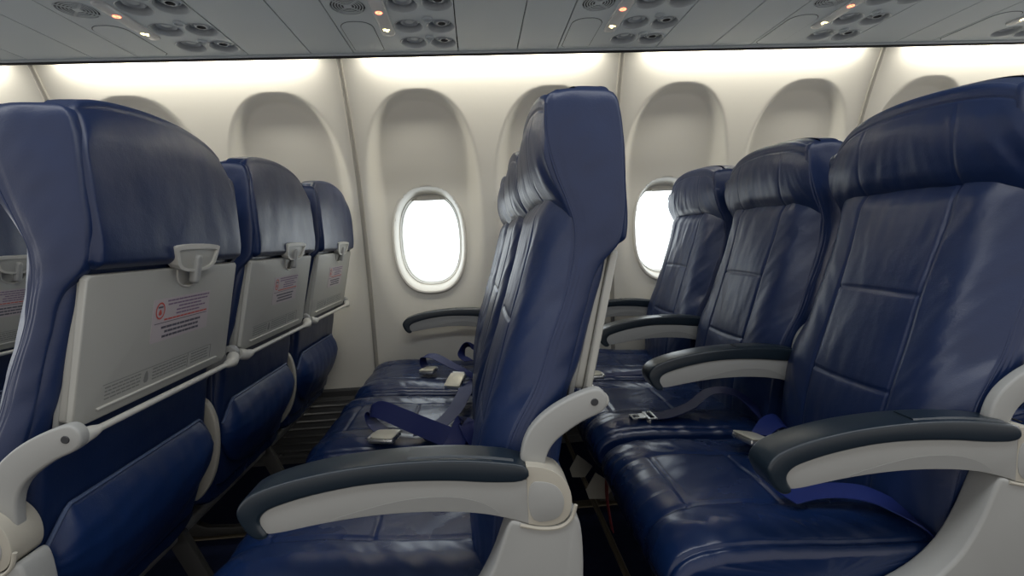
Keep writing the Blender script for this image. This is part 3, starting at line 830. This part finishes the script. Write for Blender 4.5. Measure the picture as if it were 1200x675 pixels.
def oval(a, b, n=72, e=NOTCH):
    out = []
    for k in range(n):
        t = 2 * math.pi * k / n; c, s_ = math.cos(t), math.sin(t)
        out.append((a * math.copysign(abs(c) ** (2 / e), c), b * math.copysign(abs(s_) ** (2 / e), s_)))
    return out
def window_parts(root, shade):
    y0 = 2.214
    n = 72
    def loft(rings, mi, b):
        v = []; f = []
        for (a, h, y) in rings: v += [(q[0], y, q[1]) for q in oval(a, h, n)]
        for i in range(len(rings) - 1):
            for k in range(n): f.append((i * n + k, i * n + (k + 1) % n, (i + 1) * n + (k + 1) % n, (i + 1) * n + k))
        b.add(v, f, mi, True)
    b = B()
    loft([(.170, .251, y0 + .004), (.167, .248, y0 - .007), (.164, .244, y0 - .009), (.158, .238, y0 - .007), (.152, .231, y0 + .004), (.148, .222, y0 + .030), (.144, .214, y0 + .052), (.141, .211, y0 + .058)], 0, b)
    fr = b.build('window_frame', M['frame'], root)
    b = B(); loft([(.150, .218, y0 + .056), (.141, .209, y0 + .055), (.139, .207, y0 + .058), (.137, .205, y0 + .072), (.134, .202, y0 + .074), (.131, .200, y0 + .090)], 0, b)
    b.build('inner_seal', M['tray_light'], fr)
    b = B(); v = [(q[0], y0 + .074, q[1]) for q in oval(.139, .207, n)]; b.add(v + [(0, y0 + .074, 0)], [(k, (k + 1) % n, n) for k in range(n)], 0, False)
    b.build('pane', M['glass'], root)
    # edge of the raised shade with its grip
    b = B()
    o = [q for q in oval(.139, .206, n) if q[1] > .180]
    o = sorted(o, key=lambda q: -q[0]); zl = .182 - shade
    poly = o + [(-.085, zl + .012), (-.07, zl), (.07, zl), (.085, zl + .012)]
    b.prism(poly, y0 + .060, y0 + .066, .001, 1)
    sh = b.build('window_shade', M['frame'], root)
    b = B(); b.box((-.052, y0 + .050, zl - .002), (.052, y0 + .062, zl + .012), .004, 0, 3, True); b.build('shade_grip', M['frame'], sh)
nw = 0
for k in range(-2, 3):
    x0 = XJ + k * WP
    o = wall0 if k == -2 else wall0.copy()
    if k != -2: COL.objects.link(o)
    o.location = (x0, 0, 0); tag(o, kind='structure')
    for cx in WX:
        nw += 1
        r = empty('window_%d' % nw, (x0 + cx, 0, WZ)); tag(r, kind='structure')
        if nw == 1: window_parts(r, 0.0); w0 = r
        else:
            for ch in [q for q in bpy.data.objects if q.parent == w0]: copy_tree(ch, r)
# joint covers between panels
zz = np.linspace(.33, 1.77, 60)
b = B()
for j, (dx, dy) in enumerate(((0, 0),)):
    v = []
    for z in zz:
        y = float(ybase(z)); v += [(-.011, y + .004, z), (-.008, y - .005, z), (-.003, y - .0075, z), (.003, y - .0075, z), (.008, y - .005, z), (.011, y + .004, z)]
    b.add(v, [(i * 6 + q, i * 6 + q + 1, i * 6 + q + 7, i * 6 + q + 6) for i in range(len(zz) - 1) for q in range(5)], 0, True)
j0 = b.build('trim_3', M['wall_trim'])
for i, k in enumerate(range(-2, 4)):
    o = j0 if i == 0 else j0.copy()
    if i: COL.objects.link(o); o.name = 'trim_%d' % (3 + i)
    o.location = (XJ + k * WP, 0, 0); tag(o, kind='structure')
# outer skin behind the sidewall so no daylight leaks past the panels
def skin():
    b = B(); zs_ = np.linspace(-.05, 1.9, 20)
    for z0_, z1_, cut in ((-.05, WZ - .30, 0), (WZ + .30, 1.95, 0)):
        b.box((XA, 2.31, z0_), (XB, 2.34, z1_))
    for k in range(-3, 4):
        for cx in (0, .5588): b.box((XJ + k * WP + cx - .11, 2.31, WZ - .30), (XJ + k * WP + cx + .11, 2.34, WZ + .30))
    return b.build('wall_outer', M['black'])
tag(skin(), kind='structure')
# black vented kick panels along the floor
def kick():
    b = B()
    b.prism([(2.245, 0), (2.245, .345), (2.20, .345), (2.192, .335), (2.200, .02), (2.200, 0)], .004, WP - .004, .002, 1, 0, False, axis='x')
    b.box((.04, 2.186, .025), (WP - .04, 2.204, .310), .006, 0, 2)
    for (xa, xb) in ((.085, .52), (.60, 1.035)):
        b.tube([Vector((q[0], 2.186, q[1])) for q in rrect(xa, xb, .045, .292, .03) + [rrect(xa, xb, .045, .292, .03)[0]]], .004, 6, 0, False)
        for j in range(7):
            z = .068 + j * .034
            b.prism([(2.190, z - .009), (2.190, z + .008), (2.181, z + .005), (2.177, z), (2.181, z - .007)], xa + .015, xb - .015, .002, 1, 0, False, axis='x')
        b.lathe([(0, -.010), (.007, -.008), (.009, 0)], ((xa + .06), 2.186, .052), 12, 0, 'y')
    return b
kb = kick().build('baseboard_window_side', M['grille'])
for k in range(-2, 3):
    o = kb if k == -2 else kb.copy()
    if k != -2: COL.objects.link(o)
    o.location = (XJ + k * WP, 0, 0); tag(o, kind='structure')

# ------------------------------------------------------------------ overhead: service units and filler panels
CZ = 1.710
CY0, CY1 = 1.10, 1.884
def holed_panel(name, outer, holes, z0, th, m, parent=None):
    """flat panel with real round openings"""
    cu = bpy.data.curves.new(name, 'CURVE'); cu.dimensions = '2D'; cu.fill_mode = 'BOTH'; cu.extrude = th / 2
    for loop in [outer] + holes:
        sp = cu.splines.new('POLY'); sp.points.add(len(loop) - 1); sp.use_cyclic_u = True
        for q, pnt in zip(sp.points, loop): q.co = (pnt[0], pnt[1], 0, 1)
    t = bpy.data.objects.new(name, cu); COL.objects.link(t)
    dg = bpy.context.evaluated_depsgraph_get(); me = bpy.data.meshes.new_from_object(t.evaluated_get(dg)); me.name = name
    bpy.data.objects.remove(t); bpy.data.curves.remove(cu)
    for v in me.vertices: v.co.z += z0
    me.materials.clear(); me.materials.append(m)
    return link(bpy.data.objects.new(name, me), parent)
def circ(cx, cy, r, n=36): return [(cx + r * math.cos(2 * math.pi * k / n), cy + r * math.sin(2 * math.pi * k / n)) for k in range(n)]
UW = .386
def service_unit():
    r = empty('passenger_service_unit')
    CUPL = [(.232, y) for y in (1.522, 1.668, 1.800)]; CUPR = [(.336, y) for y in (1.516, 1.672, 1.805)]
    R = .045
    sl = rrect(.136, .180, 1.475, 1.735, .021, 6)
    gr = circ(.071, 1.530, .054, 40)
    pan = holed_panel('service_panel', [(.002, CY0 + .1), (UW - .002, CY0 + .1), (UW - .002, CY1), (.002, CY1)], [circ(x, y, R) for x, y in CUPL + CUPR] + [sl, gr], CZ + .004, .008, M['psu'], r)
    for cups, nm in ((CUPL, 'reading_light'), (CUPR, 'air_vent')):
        for x, y in cups:
            b = B(); b.lathe([(R + .004, -.0005), (R + .002, -.002), (R - .001, -.0005), (R - .003, .010), (R - .006, .030), (R - .012, .036), (.026, .038)], (x, y, CZ), 36)
            c = b.build(nm, M['cup'], r)
            b = B()
            if nm == 'reading_light':
                b.lathe([(.032, .040), (.032, .016), (.030, .010), (.026, .008), (.0235, .012), (.018, .016), (.014, .011), (.0, .010)], (x + .003, y - .005, CZ), 28, 0)
                b.build('lens', M['cup'], c)
            else:
                b.lathe([(.032, .040), (.032, .016), (.029, .010), (.025, .009), (.023, .014), (.021, .008), (.017, .004), (.013, .004)], (x + .004, y - .008, CZ), 28, 0)
                b.lathe([(.013, .004), (.011, .010), (.0, .012)], (x + .004, y - .008, CZ), 28, 1)
                b.build('nozzle', [M['cup'], M['cup_dark']], c)
    for i, (x, y) in enumerate(((.297, 1.618), (.291, 1.757), (.297, 1.460))):
        b = B(); b.lathe([(.016, 0), (.0155, -.005), (.013, -.006), (.011, -.001)], (x, y, CZ), 20, 0); b.lathe([(.011, -.001), (.007, -.003), (0, -.0035)], (x, y, CZ), 20, 1)
        b.build('light_button', [M['psu'], M['cup']], r)
    b = B(); b.box((.104, 1.418, CZ - .004), (.134, 1.440, CZ), .003, 0, 2, True); b.build('call_button', M['blue_lit'], r)
    # speaker grille: dark well with concentric rings and spokes
    b = B(); b.lathe([(.054, .012), (0, .012)], (.071, 1.530, CZ), 40, 1)
    for rr in (.052, .044, .036, .028, .020): b.lathe([(rr + .0017, .0005), (rr + .0015, -.0008), (rr - .0015, -.0008), (rr - .0017, .0005)], (.071, 1.530, CZ), 40, 0)
    b.lathe([(.0125, .002), (.012, -.001), (0, -.001)], (.071, 1.530, CZ), 24, 0)
    for a in range(4):
        th = math.pi / 4 + a * math.pi / 2; T = Matrix.Translation((.071, 1.530, CZ)) @ Matrix.Rotation(th, 4, 'Z'); b.box((.010, -.0035, -.0008), (.053, .0035, .0005), 0, 0, 1, False, T)
    b.build('speaker_grille', [M['psu'], M['cup_dark']], r)
    # oxygen mask door: a raised rounded flap outlined by its gap
    o = rrect(.012, .116, 1.640, 1.874, .004, 3)
    def tomb(x0, x1, y0, y1, rr):
        return [(x1, y1 - .012), (x1 - .012, y1), (x0 + .012, y1), (x0, y1 - .012)] + [(x0 + rr - rr * math.cos(math.radians(a)), y0 + rr - rr * math.sin(math.radians(a))) for a in range(0, 91, 10)] + [(x1 - rr + rr * math.sin(math.radians(a)), y0 + rr - rr * math.cos(math.radians(a))) for a in range(0, 91, 10)]
    b = B(); b.prism(tomb(.012, .118, 1.628, 1.868, .045), CZ - .0004, CZ + .001, 0, 1, 1, False, axis='z')
    b.prism(tomb(.0142, .1158, 1.6302, 1.8658, .0432), CZ - .0016, CZ + .001, .0004, 1, 0, False, axis='z')
    b.build('oxygen_mask_door', [M['psu'], M['black']], r)
    # lit sign lens
    b = B(); ov = rrect(.136, .180, 1.475, 1.735, .021, 6)
    b.prism(ov, CZ - .006, CZ + .006, .005, 3, 0, True, axis='z')
    sg = b.build('sign_lens', M['sign'], r)
    b = B(); b.lathe([(.0105, 0), (.0070, 0)], (.156, 1.560, CZ - .0066), 20); T = Matrix.Translation((.156, 1.560, CZ - .0066)) @ Matrix.Rotation(.6, 4, 'Z'); b.box((-.007, -.0012, -.0003), (.007, .0012, .0003), 0, 0, 1, False, T)
    b.box((.150, 1.5585, CZ - .0068), (.161, 1.5612, CZ - .0062)); b.build('no_smoking_icon', M['red_lit'], sg)
    b = B(); T = Matrix.Translation((.158, 1.680, CZ - .0066))
    b.box((-.011, -.007, -.0003), (-.001, .006, .0003), 0, 0, 1, False, T); b.box((.001, -.0025, -.0003), (.009, .0025, .0003), 0, 0, 1, False, T)
    T2 = Matrix.Translation((.158, 1.692, CZ - .0066)); b.lathe([(.0035, 0), (0, 0)], (.158, 1.692, CZ - .0066), 14); b.build('seat_belt_icon', M['amber_lit'], sg)
    return r
PX = -.418
UL = {-2: 'grey overhead service unit at the far left above the nearest left seat', -1: 'grey overhead service unit at upper left with lit red and amber sign',
      0: 'grey overhead service unit with lit sign, above the centre window', 1: 'grey overhead service unit above the central side-on seat', 2: 'grey overhead service unit above the right-hand row', 3: 'grey overhead service unit cut off at the right edge'}
u0 = service_unit(); n_c = 0
for k in range(-1, 4):
    o = u0 if k == -1 else copy_tree(u0)
    o.location = (PX + k * P, 0, 0); tag(o, UL[k], 'service panel', 'overhead passenger service units')
fill0 = None
for k in range(-4, 5):
    x0 = PX + k * P
    pieces = [(UW, UW + .222), (UW + .222, P)]
    if k < -1 or k > 3: pieces = [(0, UW)] + pieces
    for a, c in pieces:
        b = B(); b.box((x0 + a + .0015, CY0 + .1, CZ), (x0 + c - .0015, CY1, CZ + .008), .001, 0, 1); tag(b.build('ceiling', M['psu']), kind='structure')
b = B(); b.box((XA, CY0 + .1, CZ + .05), (XB, CY1 + .012, CZ + .07)); b.box((XA, CY1 - .004, CZ + .012), (XB, CY1 + .012, CZ + .06)); tag(b.build('ceiling', M['black']), kind='structure')
b = B(); b.box((XA, CY1 + .001, CZ - .006), (XB, CY1 + .013, CZ + .010), .002); tag(b.build('trim_20', M['psu']), kind='structure')
b = B(); b.box((XA, CY1 + .013, CZ - .012), (XB, CY1 + .020, CZ + .012), .001); tag(b.build('trim_21', M['black']), kind='structure')
# stowage bin front and ceiling over the aisle
b = B(); o = [(1.20, 1.712), (1.08, 1.72), (1.0, 1.77), (.95, 1.87), (.93, 1.98), (.90, 2.06), (.80, 2.10), (-.9, 2.10), (-.9, 2.13), (1.20, 2.13)]
b.prism(o, XA, XB, 0, 1, 0, False, axis='x'); tag(b.build('ceiling', M['psu']), kind='structure')
# roof of the light cove
b = B(); b.box((XA, CY1 + .012, 1.775), (XB, 2.34, 1.80)); tag(b.build('ceiling', M['wall']), kind='structure')
# small brackets between the lamps
bk = B(); bk.box((-.045, CY1 + .021, 1.722), (.045, 1.950, 1.732), .003, 0, 2)
bk0 = bk.build('trim_30', M['wall_trim'])
for i, k in enumerate(range(-2, 4)):
    o = bk0 if i == 0 else bk0.copy()
    if i: COL.objects.link(o); o.name = 'trim_%d' % (30 + i)
    o.location = (XJ + k * WP, 0, 0); tag(o, kind='structure')

# wing far outside, its edge just shows low in the window
b = B(); b.box((-1.9, 9.0, -.10), (1.2, 14, .02), .01, 0, 2); b.box((-1.9, 8.98, -.08), (1.2, 9.0, 0), 0, 1)
tag(b.build('aircraft_wing', [M['wing'], M['wing_blue']]), 'pale wing surface glimpsed at the bottom of the oval window', 'wing')

# ------------------------------------------------------------------ light
def area(name, loc, size, energy, color, rot, sy=None):
    L = bpy.data.lights.new(name, 'AREA'); L.shape = 'RECTANGLE'; L.size = size; L.size_y = sy; L.energy = energy; L.color = color
    o = bpy.data.objects.new(name, L); o.location = loc; o.rotation_euler = rot; COL.objects.link(o); return o
for k in range(-3, 4):
    area('sidewall_lamp', (XJ + (k + .5) * WP, 1.918, 1.742), WP - .21, 3.3, (1.0, .965, .88), (math.radians(32), 0, 0), .02)
area('aisle_ceiling_wash', (-.1, .30, 2.09), 5.5, 26, (.95, .97, 1.0), (0, 0, 0), .35)
W = bpy.data.worlds.new('sky_and_fill'); SC.world = W; W.use_nodes = True
nt = W.node_tree; bg = nt.nodes['Background']
tc = nt.nodes.new('ShaderNodeTexCoord'); sx = nt.nodes.new('ShaderNodeSeparateXYZ'); nt.links.new(tc.outputs['Generated'], sx.inputs[0])
mr = nt.nodes.new('ShaderNodeMapRange'); mr.inputs[1].default_value = -.3; mr.inputs[2].default_value = .5; mr.inputs[3].default_value = .62; mr.inputs[4].default_value = 2.6  # dimmer camera-side half is added fill standing in for cabin light
nt.links.new(sx.outputs['Y'], mr.inputs[0]); nt.links.new(mr.outputs[0], bg.inputs['Strength']); mc = nt.nodes.new('ShaderNodeMix'); mc.data_type = 'RGBA'; mc.inputs[6].default_value = (1.0, .955, .91, 1); mc.inputs[7].default_value = (.92, .97, 1.0, 1)
m2 = nt.nodes.new('ShaderNodeMapRange'); m2.inputs[1].default_value = -.3; m2.inputs[2].default_value = .5
nt.links.new(sx.outputs['Y'], m2.inputs[0]); nt.links.new(m2.outputs[0], mc.inputs[0]); nt.links.new(mc.outputs[2], bg.inputs['Color'])

# ------------------------------------------------------------------ camera
cam = bpy.data.cameras.new('camera'); co = bpy.data.objects.new('camera', cam); COL.objects.link(co)
cam.sensor_width = 36; cam.lens = 558.14 / 1200 * 36; cam.clip_start = .02
yw, pt, rl = .0682, -.1041, .0469
A_ = np.array([[math.cos(yw), -math.sin(yw), 0], [math.sin(yw), math.cos(yw), 0], [0, 0, 1]])
B_ = np.array([[1, 0, 0], [0, math.cos(pt), math.sin(pt)], [0, -math.sin(pt), math.cos(pt)]])
C_ = np.array([[math.cos(rl), 0, -math.sin(rl)], [0, 1, 0], [math.sin(rl), 0, math.cos(rl)]])
R = C_ @ B_ @ A_
mw = Matrix(((R[0][0], R[2][0], -R[1][0], 0), (R[0][1], R[2][1], -R[1][1], 0), (R[0][2], R[2][2], -R[1][2], 1.0), (0, 0, 0, 1)))
co.matrix_world = mw
SC.camera = co
vs = SC.view_settings; vs.view_transform = 'Standard'; vs.look = 'None'; vs.gamma = 1; vs.exposure = 0.12; vs.use_curve_mapping = False
SC.cycles.use_denoising = True
SC.cycles.max_bounces = 10; SC.cycles.diffuse_bounces = 5; SC.cycles.glossy_bounces = 4; SC.cycles.transparent_max_bounces = 12
SC.cycles.caustics_reflective = False; SC.cycles.caustics_refractive = False
